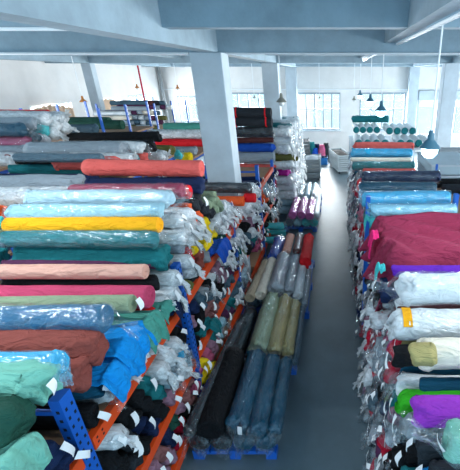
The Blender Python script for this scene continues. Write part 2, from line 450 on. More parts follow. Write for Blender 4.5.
for z in (.2, .86, 1.67):
    for a, b in ((1.69, 3.32), (3.44, 5.44), (5.56, 7.69), (7.81, 9.6)):
        mb = MB(); mb.box((FX-.05, a, z-.055), (FX+.005, b, z+.055), ORANGE)
        if b < 4:
            for yy in (a+.04, a+.1, b-.04, b-.1):
                for dz in (-.02, .02): mb.box((FX+.004, yy-.008, z+dz-.008), (FX+.0065, yy+.008, z+dz+.008), HOLE)
        loc(e, mb).build('beam', e)
    mb = MB(); mb.box((-3.0, .6, z-.055), (FX-.055, 5.9, z+.045), PLY); mb.box((-3.0, 5.9, z-.055), (-2.35, 9.6, z+.045), PLY); mb.box((-2.35, 6.78, z-.055), (FX-.055, 9.6, z+.045), PLY)
    loc(e, mb).build('deck', e)
for z in (.86, 1.67): loc(e, MB().box((FX-.05, .6, z-.055), (FX+.005, 1.57, z+.055), ORANGE)).build('beam', e)
def rack(label, x0, x1, y0, y1, levels, top, nb, m=BLUE):
    e = empty('storage_rack', ((x0+x1)/2, (y0+y1)/2, 0)); tag(e, label, 'storage rack')
    for i in range(nb+1):
        y = y0+(y1-y0)*i/nb
        for x in (x0, x1): loc(e, MB().box((x-.02, y-.022, 0), (x+.02, y+.022, top), m)).build('post', e)
    for z in levels:
        for x in (x0, x1): loc(e, MB().box((x-.02, y0, z-.1), (x+.02, y1, z-.04), m)).build('beam', e)
        loc(e, MB().box((x0-.05, y0-.05, z-.04), (x1+.05, y1+.05, z), PLY)).build('deck', e)
    return e
rack('tall rack behind the coral roll holding the middle left rows', -4.75, -3.25, 3.3, 7.3, (.15, 1.3, 2.54), 2.54, 2)
rack('tall rack along the left edge carrying the grey wrapped rolls', -6.4, -5.0, 4.4, 7.6, (.15, 1.5, 2.72), 2.72, 2)
rack('blue topped rack under the two dark green rolls', -6.5, -4.9, 7.9, 10.0, (.15, 1.5, 2.72), 3.35, 2)
rack('far left rack full of white roll ends', -6.6, -5.0, 10.6, 14.0, (.15, 1.3, 2.3), 3.25, 3)
rack('rack behind the column holding grey and red rolls', -4.9, -3.3, 7.4, 11.0, (.15, 1.2, 2.24), 2.24, 2)

# ================================================================== HERO ROLLS, LEFT RACK TOP
def L(label, col, px, py, r, X=-1.65, length=1.45, **kw):
    return hero(label, col, atX(px, py, X), r, length, **kw)
G1 = 'large cloth rolls lying on top of the left rack'
L('dark green cloth roll at the bottom left corner, beside the mint roll', 'dark_green', 22, 425, .118, lump=.08, group=G1)
L('mint green cloth roll on the pile beside a dark green one', 'mint', 50, 381, .112, lump=.09, tagged=1, group=G1)
L('bright blue plastic covered roll behind the mint green roll', 'cyan', 60, 366, .075, wrap='blue', tuft=.4, group=G1)
L('lower of two rust brown rolls, beside the first blue post', 'rust', 85, 374, .095, lump=.06, group=G1)
L('upper large rust brown roll with folded open end', 'rust', 99, 346, .122, lump=.06, group=G1)
L('slate blue roll in clear plastic with crumpled knot end', 'steel_blue', 106, 319, .094, wrap='clear', tuft=1.1, group=G1, style='clean')
L('short sage grey roll resting beside the pink roll', 'sage', 133, 304, .07, style='clean', lump=.03, group=G1, tagged=1)
L('dark pink cloth roll hanging over the left rack edge', 'pink', 150, 297, .098, style='clean', lump=.05, group=G1)
L('thin black cloth roll lying above the dark pink roll', 'black', 159, 283, .068, group=G1)
L('thin peach roll with rolled clean end above a black roll', 'peach', 146, 272, .064, X=-1.72, style='clean', lump=.04, group=G1)
L('thin dark plum roll directly under the large teal roll', 'plum', 158, 264, .046, X=-1.7, group=G1)
L('large deep teal cloth roll with loosely folded end', 'teal', 167, 258, .125, lump=.08, group=G1)
L('dull teal roll loosely wrapped in clear plastic above the teal one', 'teal', 158, 239, .078, wrap='clear', group=G1)
L('amber yellow cloth roll half covered by clear plastic', 'amber', 160, 225, .072, style='clean', lump=.04, group=G1)
L('pale blue plastic wrapped roll just above the amber roll', 'light_blue', 163, 211, .08, wrap='clear', group=G1)
L('pale blue white wrapped roll second above the amber roll', 'pale_blue', 170, 199, .082, wrap='clear', group=G1)
L('dusty maroon roll in clear plastic below the navy roll', 'maroon', 183, 191, .072, wrap='clear', tuft=.5, length=1.2, style='clean', group=G1)
L('bright red roll end peeping out behind the dusty maroon roll', 'red', 190, 192, .075, length=1.1, style='clean', group=G1)
L('deep blue cloth roll directly under the coral roll', 'navy', 204, 185, .1, lump=.08, group=G1)
L('long coral red roll on top of the left pile before the column', 'coral', 202, 169, .095, style='clean', lump=.04, group=G1)
hero('dark roll in clear plastic lying in front of the white column', 'charcoal', Vector((-1.45, 6.05, 2.2)), .085, 1.2, wrap='clear', tuft=.4, group=G1)
hero('short orange roll with red end in front of the column', 'orange', Vector((-1.55, 5.85, 2.02)), .08, 1.2, style='clean', group=G1, lump=.03)
hero('small red roll end beside the orange roll by the blue frame', 'red', Vector((-1.38, 6.0, 2.03)), .075, .2, style='clean', group=G1)
# support rows just under the high heroes (row B and C)
for px, py, c, lb in ((4, 213, 'orange', 'orange roll end at the left edge above amber roll'), (5, 222, 'aqua', 'aqua roll end at the left edge behind the amber roll'), (7, 232, 'olive', 'olive roll end at the left edge left of the amber roll'), (10, 243, 'slate', 'slate wrapped roll end at the left edge by the teal roll'), (4, 256, 'teal', 'teal roll end at the left edge beside the large teal roll')):
    hero(lb, c, atX(px, py, -3.28), .085, 1.3, side='B', wrap='clear' if c == 'slate' else None, group='rolls at the left edge behind the front pile')
G2 = 'long rolls on the middle left rack behind the front pile'
def B(label, col, px, py, r, X=-3.3, length=1.5, **kw): return hero(label, col, atX(px, py, X), r, length, side='B', group=G2, **kw)
B('pale grey roll reaching the left edge above the white rolls', 'silver', 84, 184, .13)
B('white roll in milky plastic at the left edge', 'pale_blue', 66, 197, .12, wrap='bag')
B('long sea green roll on the rear left pile', 'teal', 110, 169, .078, length=1.42, lump=.07)
B('dark navy roll under the long sea green roll', 'navy', 98, 178, .06)
B('thin black roll between grey wrapped and sea green rolls', 'black', 106, 160, .065, length=1.3)
B('large pale grey roll in plastic with spiral end', 'silver', 124, 151, .14, style='clean', wrap='clear', tuft=.25, lump=.03)
B('dark blue plastic wrapped roll tucked under the large grey roll', 'slate', 104, 158, .06, X=-3.15, wrap='clear', length=1.2)
B('long black cloth roll lying behind the large grey roll', 'black', 160, 137, .1, length=1.75, lump=.08)
B('slate roll in plastic between grey spiral roll and black roll', 'slate', 140, 146, .08, length=1.4, wrap='clear')
for px, py, c, w, lb in ((118, 163, 'coral', None, 'crumpled coral cloth end beside the sea green roll'), (131, 160, 'grey', 'bag', 'grey bagged bundle between two coral cloth ends'),
        (139, 161, 'teal', None, 'small teal cloth end between coral bundles'), (147, 158, 'coral', None, 'coral cloth bundle above the long coral roll'),
        (144, 148, 'white', 'clear', 'small white roll end in front of the drooping black roll'), (163, 156, 'white', 'bag', 'white bagged bundle behind the long coral roll'),
        (173, 150, 'olive', None, 'olive roll beside a green wrapped end'), (181, 154, 'aqua', 'clear', 'bright green wrapped end beside the olive roll'),
        (155, 146, 'black', None, 'drooping black cloth end below the long black roll'), (191, 157, 'yellow', None, 'small yellow cloth end by the column'),
        (196, 151, 'silver', None, 'grey roll end touching the column edge')):
    hero(lb, c, atX(px, py, -3.1), .1, .9, side='B', wrap=w, lump=.1, tuft=.5, group=G2)
hero('red roll under a pale grey roll left of the column', 'red', atY(205, 143, 9.4)+Vector((0, 0, 0)), .1, 1.25, side='B', style='clean', group=G2)
hero('pale grey wrapped roll upper one left of the column', 'silver', atY(206, 135, 9.7), .14, 1.5, side='B', wrap='bag', group=G2)
hero('sea green roll topmost in the pile touching the column', 'seafoam', atY(206, 127, 9.8), .12, 1.1, side='B', group=G2)
G3 = 'plastic wrapped rolls on the far left rack'
k = 0
for px, py, c, w in ((35, 124, 'silver', 'clear'), (46, 119, 'white', 'bag'), (57, 124, 'white', 'bag'), (37, 137, 'slate', 'clear'), (27, 152, 'silver', 'clear'), (14, 160, 'dusty_brown', 'bag'),
                     (31, 143, 'rose', 'clear'), (46, 130, 'aqua', 'clear'), (55, 134, 'white', 'bag'), (45, 141, 'pink', 'bag'), (63, 118, 'silver', 'bag'), (66, 128, 'white', 'bag'), (24, 130, 'dark_teal', 'clear')):
    names = ['grey wrapped roll topmost at the left edge', 'white bagged end right of the red cloth end', 'white bagged end by the green rolls',
             'slate wrapped roll in the left edge pile', 'lowest long grey wrapped roll at the left edge', 'dusty brown bagged end lowest at the left edge',
             'patterned rose roll in plastic at the left edge', 'aqua wrapped end among the white far left ends', 'white bagged end below the aqua one',
             'pink bagged end among white ends', 'grey bagged end nearest the dark green rolls', 'white bagged end beside the dark green rolls', 'dark teal wrapped roll under the topmost grey one']
    hero(names[k], c, atX(px, py, -4.9), .105, 1.35, side='C', wrap=w, tuft=.6, group=G3, lump=.06); k += 1
hero('flat red cloth roll on top of the far left pile', 'red', atX(50, 113, -5.15), .06, 1.2, side='C', group=G3)
hero('upper dark green roll on the far left rack', 'dark_green', atX(110, 122, -4.9), .105, 1.15, side='C', style='clean', group=G3, lump=.03)
hero('lower dark green roll with round end beside blue posts', 'dark_green', atX(123, 125, -4.6), .105, 1.3, side='C', style='clean', group=G3, lump=.03)
hero('slate grey roll lying below the upper dark green roll', 'slate', atX(98, 129, -4.75), .09, 1.0, side='C', group=G3)
# white sack on the far rack
mb = MB(); mb.lathe([(.001, 0), (.26, .0), (.3, .1), (.3, .25), (.27, .36), (.2, .42), (.001, .44)], fabric('white'), 20)
o = mb.build('fabric_sack', None, True); o.location = (-7.0, 12.9, 2.75); tag(o, 'round white sack standing on the far left stack', 'sack')
tag(MB().box((-7.5, 12.4, 0), (-6.72, 13.5, 2.75), GREYPL).build('storage_cabinet'), 'grey cabinet under the round white sack', 'cabinet')

# far left rack ends (white cores), and dark bodies
G4 = 'pale roll ends on the far left blue rack'
kk = 0
for row, (y0, n) in enumerate(((103.5, 4), (108, 5), (113, 6), (118, 7), (123, 7), (128, 6))):
    for j in range(n):
        px = 134+row*-1.2+j*5.6+(row % 2)*2.4+(14 if row < 2 else 0); py = y0+R.uniform(-.8, .8)
        c = R.choice(['white', 'white', 'cream', 'silver', 'slate', 'white', 'plum', 'olive'])
        if row == 0: c = ['slate', 'brown', 'charcoal', 'slate'][j]
        kk += 1
        lev = ['topmost', 'second', 'third', 'fourth', 'fifth', 'lowest'][row]
        pos = ['leftmost', 'second from left', 'third from left', 'fourth from left', 'fifth from left', 'sixth from left', 'rightmost'][j] if j < n-1 else 'rightmost'
        p = atY(px, py, 11.0+row*-.12+j*.05+.3)
        hero('%s roll end, %s in the %s row of the far left rack' % (cn(c), pos, lev), c, p, .07, 1.1, style='clean' if row else 'soft', side='D', wrap=None, lump=.04, group=G4)
# middle stack behind the column
G5 = 'rolls stacked beyond the column on the left of the aisle'
for lb, c, py, r, kw in (('topmost black roll with two red straps beyond the column', 'charcoal', 113, .118, dict(straps=(-.18, -.96), style='clean', lump=.02)),
        ('black roll second from the top, red straps, beyond the column', 'charcoal', 122, .118, dict(straps=(-.17, -1.0), style='clean', lump=.02)),
        ('black plastic wrapped roll without straps beyond the column', 'charcoal', 132, .13, dict(wrap='clear', tuft=.3, style='clean', lump=.02)),
        ('thin dark red brown roll under the black rolls', 'brown', 140, .07, dict(style='clean')),
        ('royal blue roll beyond the column under the thin brown one', 'royal', 147.5, .11, dict()),
        ('thick white grey roll under the royal blue roll', 'silver', 157.5, .145, dict(style='clean', lump=.03)),
        ('salmon pink roll behind the blue rack frame', 'coral', 168, .11, dict()),
        ('dark roll lying under the salmon pink roll', 'plum', 176, .1, dict())):
    p = atY(272, py, 10.3); hero(lb, c, Vector((-1.72, 10.3, p.z)), r, 1.45, group=G5, **kw)
G6 = 'thin aqua rolls sticking out beside the pink rolls'
for px, py, nm in ((284, 226, 'upper'), (286, 232, 'middle'), (283, 240, 'lowest')):
    hero('%s of the three aqua rolls jutting into the aisle' % nm, 'aqua', atX(px, py, -1.27), .08, .9, wrap='clear', tuft=.4, group=G6)

# ================================================================== DRAPED CLOTHS on the left pile
def drape(label, col, top, w, h, out, seed, lean=0, name='draped_cloth', back=.5):
    """cloth laid over the pile edge: runs back from the edge, over it, and hangs down; local: x out of the face, y along the rack"""
    mb = MB(); nu, nv = 26, 30; pts = []
    for i in range(nv+1):
        t = i/nv; s = t*(back+h); row = []
        for j in range(nu+1):
            u = j/nu-.5
            sp = 1-.25*abs(t-.5)
            if s < back: x = -back+s; z = .02*math.sin(t*5+seed)
            else:
                q = s-back; x = out*(1-math.exp(-q*9)); z = -q+.03
            fold = (.009*math.sin(u*w*42+seed+t*2)+.005*math.sin(u*w*90+seed*2-t*3))*1.1
            edge = .05*math.cos(u*math.pi*1.0) - .04
            amp = min(1, max(.12, (s-back*.5)*3.5))
            y = u*w*sp + lean*max(0, s-back) + .012*math.sin(s*11+u*4)
            hem = (1-.3*abs(math.sin(u*3+seed))) if s > back else 1
            if s > back: z = .03-(s-back)*hem
            row.append((Vector((x+fold*amp*(1 if s > back else .3), y, z+edge*(1 if s > back*.5 else .6)+fold*amp*(.3 if s > back else 1)))))
        pts.append(row)
    mb.rings(pts, fabric(col), close=False, cap0=False, cap1=False)
    o = mb.build(name, None, True); o.location = top; tag(o, label, 'cloth', 'loose cloths draped over the piles')
    m = o.modifiers.new('s', 'SOLIDIFY'); m.thickness = .012
    m = o.modifiers.new('u', 'SUBSURF'); m.levels = 1; m.render_levels = 1
    return o
drape('bright blue cloth hanging over the orange beam beside the rust rolls', 'bright_blue', atX(112, 366, -1.62), .3, .3, .07, 1, .1)
drape('large bright blue cloth draped below the sage roll', 'bright_blue', atX(128, 336, -1.62), .42, .36, .07, 4, .15)
drape('seafoam green cloth hanging down over the orange beam', 'seafoam', atX(145, 318, -1.62), .36, .38, .08, 2.2, .1)
drape('seafoam cloth end spilling below the pink roll', 'seafoam', atX(165, 306, -1.62), .26, .16, .05, 5, .1)
drape('navy cloth hanging from the pile beside the second blue post', 'navy', atX(176, 300, -1.62), .22, .24, .05, 3, .05)
drape('mint cloth hanging at the bottom left below the dark green roll', 'mint', atX(16, 450, -1.62), .2, .3, .04, 3.3, .1)
drape('royal blue cloth bundle hanging below white bags', 'royal', atX(220, 243, -1.6), .5, .28, .08, 7, .1)
drape('yellow cloth tumbling between lower shelf rolls', 'yellow', atX(212, 366, -1.6), .2, .16, .05, 8, .1)
drape('teal cloth hanging between the middle shelf rolls', 'teal', atX(212, 322, -1.6), .22, .22, .06, 9, .3)

# ================================================================== FACE CELLS
LS_ = '''95 400 dark_teal s;100 418 black s;115 402 white w;60 405 light_blue w;45 409 rose c;25 440 seafoam s;55 440 light_blue w;66 462 navy s;85 388 pink s;
150 368 mauve w;135 375 mauve w;128 362 white c;150 330 seafoam s;165 325 red s;171 330 rose w;177 310 navy s;187 302 olive s;148 292 pink s;
185 280 white w;190 265 white w;180 255 white w;202 263 rust s;190 262 red s;207 250 grey s;203 245 yellow s;220 250 royal s;205 275 white w;200 283 charcoal s;
210 237 yellow s;190 240 white w;175 245 white w;165 245 white w;212 220 charcoal s;185 215 white w;200 225 white w;205 222 yellow s;197 213 orange s;198 206 charcoal s;203 190 navy s;
212 168 yellow s;213 178 peach s;217 190 peach s;218 202 sage s;225 210 white w;235 210 white w;243 203 white w;230 213 lavender w;236 219 red s;228 232 crimson s;223 238 dark_green s;
220 226 white w;240 230 white w;235 240 white w;250 219 magenta s;250 212 black s;247 228 black s;180 225 white w;175 200 white w;190 200 white w;
175 290 white w;168 280 white w;178 270 white w;170 295 white w;190 290 olive s;
110 430 black s;120 442 white w;135 455 black s;110 458 black s;130 430 black s;140 415 black s;150 405 black s;155 388 teal s;148 396 black s;120 420 black s;145 440 black s;
180 385 white w;165 370 white w;170 380 pale_blue w;178 352 light_blue w;190 360 pale_blue w;188 395 dusty_brown s;180 340 black c;192 332 black c;193 322 mauve s;200 312 black c;213 330 teal s;
215 308 dusty_brown s;205 300 slate s;195 305 navy s;213 292 grey w;224 273 mauve s;216 287 black c;222 302 slate s;235 268 plum s;235 285 slate s;240 262 white w;250 262 sage s;
246 247 sage s;233 255 black s;262 245 rose s;258 235 mauve s;240 275 pale_blue w;228 262 slate w;238 250 teal s;
170 450 dusty_brown s;162 466 mauve s;180 436 navy s;181 420 dark_green s;190 422 crimson s;186 444 crimson s;180 463 black s;204 398 charcoal s;200 408 black s;176 400 mauve s;
210 375 yellow s;203 383 rose s;214 388 navy s;222 362 navy s;208 350 rose s;220 343 mauve s;232 352 light_blue w;233 318 plum s;238 308 teal s;243 300 pale_blue w;225 332 light_blue w;
255 280 sage w;246 288 pale_blue w;265 270 black s;270 250 dark_teal s;255 262 white w;
270 190 pale_blue w;268 180 navy s;278 182 pink s;272 205 black s;268 215 black s;275 215 pale_blue w;278 224 sage s;282 205 pale_blue w;290 172 magenta s;300 168 white w;293 150 white w;285 160 white w;
293 156 olive s;285 190 white w;280 130 white w;290 125 teal w;298 140 white w;295 180 white w;288 140 white w;276 150 navy s;300 150 white w;302 160 white w;280 170 navy s;276 140 white w;288 165 peach s;297 125 white w;284 118 seafoam s;292 165 white w;280 155 white w;284 146 slate w;296 135 white w;286 182 white w;
262 200 orange s;258 210 white w;266 228 black s;262 215 navy s'''
RS_ = '''350 165 white w;352 180 navy s;356 190 crimson s;349 198 grey w;355 205 navy s;353 215 teal s;358 212 rose s;365 225 aqua s;375 240 hot_pink s;373 230 crimson s;355 237 grey w;356 229 crimson s;
362 245 rose s;350 256 white w;361 252 black s;358 262 rose w;358 275 brown s;365 271 royal s;370 281 black s;372 262 mauve s;380 272 aqua s;350 282 white w;368 300 black s;383 292 navy s;376 305 white w;
370 325 crimson w;386 318 brown s;375 338 crimson s;385 350 grey w;395 342 magenta s;400 350 black s;412 352 khaki s;400 330 white w;380 374 crimson s;398 368 grey w;386 389 black s;365 395 grey w;372 402 slate w;
400 402 green s;385 410 navy s;391 400 teal s;373 416 grey w;390 422 grey w;405 410 grey w;390 448 crimson s;405 450 white w;370 456 silver w;425 440 charcoal s;436 452 plum s;450 445 mint w;415 465 bright_blue s;404 465 teal s;390 466 black s;
352 172 slate w;348 150 white w;346 160 white w;348 185 silver w;360 185 red s;345 175 white w;350 220 grey w;352 245 grey w;363 290 slate w;355 300 white w;368 312 navy s;378 330 white w;372 350 silver w;372 365 white w;378 385 white w;395 385 white w;365 350 grey w;
360 200 slate s;365 212 teal s;362 222 white w;368 238 white w;378 255 mauve s;370 250 black s;385 300 white w;390 335 silver w;405 335 khaki s;410 375 white w;415 395 white w;380 430 silver w;415 430 white w;440 465 plum s;425 460 charcoal s'''
def parse(s): return [(float(a), float(b), c, k) for a, b, c, k in (q.split() for q in s.replace('\n', '').split(';') if q.strip())]
LSAM, RSAM = parse(LS_), parse(RS_)
def interp(tab, y):
    for (a, b), (c, d) in zip(tab, tab[1:]):
        if a <= y <= c: return b+(d-b)*(y-a)/(c-a)
    return tab[0][1] if y < tab[0][0] else tab[-1][1]
LTOP = [(1.0, 2.1), (1.6, 2.12), (1.9, 2.05), (2.9, 2.1), (3.15, 2.2), (3.3, 2.6), (3.8, 2.7), (4.4, 2.65), (4.75, 2.6), (5.1, 2.35), (5.7, 2.05), (6.3, 2.05), (7, 1.95), (8, 1.95), (8.2, 1.6), (10.15, 1.6)]
RTOP = [(1.0, 2.05), (1.5, 1.95), (1.8, 1.95), (2.1, 2.1), (3.1, 2.15), (4.2, 2.2), (6, 2.15), (10.8, 1.95)]
FTOP = [(10.45, 2.7), (11.5, 2.75), (13, 2.75), (14.6, 2.5)]
cells = []
def fill(side, tiers, y0, y1, r, top, faceX, jit, zone, xtop=0):
    for ti, (za, zb) in enumerate(tiers):
        row = 0; z = za+r*.93
        while z+r*.9 < (zb or 9):
            y = y0+r+(r if row % 2 else 0); col = 0
            while y < y1-r*.4:
                if zb or z+r < interp(top, y):
                    ok = not any(h[0] == side and math.hypot(h[1]-y, h[2]-z) < h[3]+r*.8 for h in HEROES)
                    if side == 'L' and 5.95 < y < 6.95 and zone == 'near': ok = False
                    if side == 'L' and ti > 0 and (abs(y-3.38) < .13 or abs(y-1.63) < .12 or abs(y-7.75) < .12): ok = False
                    if ok: cells.append(dict(side=side, zone=zone, tier=ti, row=row, Y=y+R.uniform(-.015, .015), z=z+R.uniform(-.008, .008), r=r*R.uniform(.88, 1.02), X=faceX+xtop*(z-1)+R.uniform(-jit, jit)))
                y += r*2.02
            row += 1; z += r*1.8
fill('L', [(.27, .79), (.92, 1.6), (1.73, None)], .9, 5.95, .084, LTOP, -1.66, .03, 'near')
fill('L', [(.27, .79), (.92, 1.6), (1.73, None)], 6.9, 10.1, .092, LTOP, -1.66, .03, 'near2')
fill('L', [(0.02, None)], 10.45, 14.3, .13, FTOP, -1.3, .1, 'far')
fill('R', [(0.02, None)], 1.0, 3.9, .088, RTOP, .46, .07, 'right', .05)
fill('R', [(0.02, None)], 3.95, 10.6, .12, RTOP, .5, .06, 'right', .05)
def vis(c):
    x, y, d = proj((c['X'], c['Y'], c['z'])); c['px'], c['py'], c['s'] = x, y, F*c['r']/d
    return -25 < x < 485 and -20 < y < 495
cells = [c for c in cells if vis(c)]
# the bottom shelf cells behind the floor pallets are out of sight
cells = [c for c in cells if not (c['side'] == 'L' and c['Y'] > 2.9 and c['zone'] != 'far' and c['z'] < .45)]
for c in cells:
    S = LSAM if c['side'] == 'L' else RSAM
    best = sorted(S, key=lambda q: math.hypot(q[0]-c['px']+R.uniform(-1.5, 1.5), q[1]-c['py']+R.uniform(-1.5, 1.5)))[0]
    c['col'], c['k'] = best[2], best[3]
    if math.hypot(best[0]-c['px'], best[1]-c['py']) > 14 and R.random() < .5:
        q = R.choice(sorted(S, key=lambda q: math.hypot(q[0]-c['px'], q[1]-c['py']))[:5]); c['col'], c['k'] = q[2], q[3]
cells.sort(key=lambda c: -c['s']*(1 if c['side'] == 'L' else .75))
CAP = 305
print('CELLS', len(cells), [sum(1 for c in cells if c['zone'] == z) for z in ('near', 'near2', 'far', 'right')])
BR = .1
soft = [roll_mesh(1.3, BR, 50+i, 'soft', 18, .16, .12) for i in range(6)]
clean = [roll_mesh(1.3, BR, 70+i, 'clean', 18, .2, .04) for i in range(3)]
bags = [wrap_mesh(1.3, BR, 90+i, BAG, n=20, span=.3, step=.06, tuft=R.uniform(.35, .7), crum=.12, droop=R.uniform(.2, 1.2)) for i in range(7)]
clears = [wrap_mesh(1.3, BR, 110+i, WRAP, n=20, span=.3, step=.06, tuft=R.uniform(.3, .6), crum=.1) for i in range(3)]
tags_ = [tag_mesh(.045, .11, .03, i) for i in range(4)]
for m in soft+clean: m.name = 'roll_body'
ALT = dict(black=['charcoal', 'navy'], white=['silver', 'pale_blue', 'cream', 'grey'], navy=['slate', 'black', 'dark_teal'], grey=['silver', 'slate', 'white'], crimson=['maroon', 'rose', 'red'],
           teal=['dark_teal', 'seafoam'], mauve=['dusty_brown', 'plum', 'rose'], pale_blue=['white', 'light_blue', 'silver'], silver=['grey', 'white', 'pale_blue'], slate=['navy', 'grey', 'teal'],
           dusty_brown=['mauve', 'brown'], brown=['dusty_brown', 'plum'], seafoam=['mint', 'teal', 'sage'], sage=['olive', 'seafoam'], light_blue=['pale_blue', 'cyan'], charcoal=['black', 'slate'], rose=['mauve', 'pink'])
def nb(c, dy, dz):
    best = None; bd = 9
    for o in cells[:]:
        if o is c or o['side'] != c['side']: continue
        d = math.hypot(o['Y']-(c['Y']+dy), o['z']-(c['z']+dz))
        if d < c['r']*1.0 and d < bd: bd = d; best = o
    return best
used = set()
SHELF = {0: 'bottom', 1: 'middle', 2: 'top'}
for idx, c in enumerate(cells):
    c['tagged'] = R.random() < (.72 if c['col'] in ('black', 'navy', 'charcoal', 'mauve', 'teal', 'dark_teal') else .4)
    c['sv'], c['bv'], c['tv'] = R.randrange(6), R.randrange(7), R.randrange(4)
    c['clearw'] = c['k'] == 'w' and R.random() < (.6 if c['col'] not in ('white', 'silver') else .3)
    if c['zone'] == 'right' and c['k'] == 'w' and R.random() < .42: c['k'] = 's'; c['col'] = R.choice(['charcoal', 'slate', 'black', 'navy', 'mauve', 'crimson', 'dark_teal', 'rose', 'silver', 'grey', 'plum'])
    if c['zone'] == 'right' and c['k'] == 'w': c['clearw'] = R.random() < .75
    if c['zone'] == 'right' and c['k'] == 's' and R.random() < .2: c['k'] = 'w'; c['clearw'] = True
def where(c):
    if c['zone'] == 'right': return 'low in right pile' if c['z'] < .7 else 'halfway up right pile' if c['z'] < 1.3 else 'high in right pile'
    if c['zone'] == 'far': return 'in far white ended pile'
    return '%s shelf of left rack' % SHELF[c['tier']]
def mk(c, level):
    kind = ('bagged' if c['k'] == 'w' else 'bare' if c['k'] == 'c' else 'soft')+(' tagged' if c['tagged'] else '')
    a, b = nb(c, -2.02*c['r'], 0), nb(c, 2.02*c['r'], 0); u = nb(c, c['r'], c['r']*1.8) or nb(c, -c['r'], c['r']*1.8)
    n1 = cn(a['col']) if a else None; n2 = cn(b['col']) if b else None
    s = '%s %s roll, %s' % (cn(c['col']), kind, where(c))
    if n1 and n2: s += ', between %s and %s rolls' % (n1, n2) if n1 != n2 else ', between two %s rolls' % n1
    elif n1 or n2: s += ', beside %s roll' % (n1 or n2)
    if level > 0 and u: s += ', under %s one' % cn(u['col'])
    return s
for c in cells[:CAP]:
    done = False
    for alt in [c['col']]+ALT.get(c['col'], ['silver', 'slate', 'white']):
        old = c['col']; c['col'] = alt
        for tg in (c['tagged'], not c['tagged']):
            c['tagged'] = tg; s = mk(c, 1)
            if s not in used and len(s.split()) <= 16: done = True; break
        if done: break
        c['col'] = old
    used.add(s); c['dup'] = not done
# neighbours may have been recoloured after a label was written: write them again, and settle clashes
used = {}
for c in cells[:CAP]:
    s = mk(c, 1)
    if len(s.split()) > 16: s = mk(c, 0)
    used.setdefault(s, []).append(c); c['label'] = s
for s, cs in used.items():
    if len(cs) > 1:
        cs.sort(key=lambda c: c['Y'])
        w = ['nearest', 'second nearest', 'third nearest', 'fourth nearest', 'fifth nearest', 'sixth nearest', 'seventh nearest', 'eighth nearest', 'ninth nearest']
        for i, c in enumerate(cs):
            base = s.split(', under')[0] if len(s.split()) > 13 else s
            q = w[min(i, 8)] if i < len(cs)-1 or i == 0 else 'farthest'
            c['label'] = base+', '+q+' such'
for c in cells[:CAP]:
    while len(c['label'].split()) > 15: c['label'] = c['label'].replace(' of left rack', '', 1) if ' of left rack' in c['label'] else c['label'].rsplit(' such', 1)[0] if ' such' in c['label'] else c['label'].replace(' rolls', '', 1)
seen = {}
for c in cells[:CAP]:
    while c['label'] in seen:
        c['label'] = c['label'].replace(' such', '')+(' again' if 'again' not in c['label'] else ' too')
    seen[c['label']] = 1
GR = dict(near='cloth rolls with their ends facing the aisle in the left rack', near2='cloth rolls with their ends facing the aisle in the left rack', far='white bagged rolls in the pile beyond the column', right='cloth rolls with their ends facing the aisle in the right pile')
def comps(c):
    """meshes, materials and local matrices of one face roll"""
    s = c['r']/BR; out = []
    body = clean[c['sv'] % 3] if c['k'] == 'c' else soft[c['sv']]
    rx = c['sv']*1.1+c['tv']*.7
    out.append(('cloth', body, fabric(c['col']), Matrix.Rotation(rx, 4, 'X') @ Matrix.Diagonal((1, s, s, 1))))
    if c['k'] == 'w':
        w = clears[c['bv'] % 3] if c['clearw'] else bags[c['bv']]
        out.append(('plastic_wrap', w, None, Matrix.Rotation((c['tv']-1.5)*.25, 4, 'X') @ Matrix.Diagonal((1, s, s, 1))))
    if c['tagged']:
        out.append(('paper_tag', tags_[c['tv']], None, Matrix.Translation((.03, c['r']*(c['tv']-1.5)*.3, c['r']*.4)) @ Matrix.Rotation((c['bv']-3)*.22, 4, 'X')))
    return out
def root_m(c):
    rz = (0 if c['side'] == 'L' else math.pi)+((c['bv']-3)*(.03 if c['side'] == 'L' else .05))
    return Matrix.Translation((c['X'], c['Y'], c['z'])) @ Matrix.Rotation(rz, 4, 'Z')
for c in cells[:CAP]:
    e = empty('bagged_fabric_roll' if c['k'] == 'w' else 'fabric_roll', (c['X'], c['Y'], c['z'])); e.matrix_world = root_m(c)
    tag(e, c['label'], 'bagged roll' if c['k'] == 'w' else 'fabric roll', GR[c['zone']])
    for nme, me, m, M in comps(c):
        o = link(nme, me, m, e); o.matrix_local = M
# the rest, beyond three hundred rolls, as one object
mb = MB()
for c in cells[CAP:]:
    RM = root_m(c)
    for nme, me, m, M in comps(c):
        T = RM @ M; o = len(mb.v); k = mb.mi(m or me.materials[0])
        mb.v.extend(T @ v.co for v in me.vertices)
        for p in me.polygons: mb.f.append([o+i for i in p.vertices]); mb.m.append(k)
if mb.v:
    o = mb.build('fabric_roll', None, True); o['kind'] = 'stuff'; tag(o, 'distant small roll ends filling the rest of the piles on both sides', 'fabric rolls')

# ================================================================== FLOOR PALLETS IN THE AISLE
def pallet(label, x0, x1, y0, y1):
    e = empty('pallet', ((x0+x1)/2, (y0+y1)/2, 0)); tag(e, label, 'pallet', 'blue plastic pallets on the aisle floor')
    w, d = (x1-x0)/2, (y1-y0)/2; mb = MB(); n = 9
    for i in range(n):
        a = -w+2*w*i/n; mb.box((a, -d, .11), (a+2*w/n*.8, d, .14), BLUE)
    for yy in (-d, 0, d): mb.box((-w, max(-d, yy-.05), .085), (w, min(d, yy+.05), .1101), BLUE)
    mb.build('deck', e)
    for sx in (-1, 0, 1):
        for sy in (-1, 0, 1):
            M = MB().box((sx*(w-.06)-.06, sy*(d-.06)-.06, 0), (sx*(w-.06)+.06, sy*(d-.06)+.06, .085), BLUE); M.build('foot', e)
pallet('nearest blue pallet under the black and dark teal rolls', -1.6, -.66, 2.72, 3.8)
pallet('second blue pallet under the khaki wrapped rolls', -1.58, -.56, 3.98, 5.1)
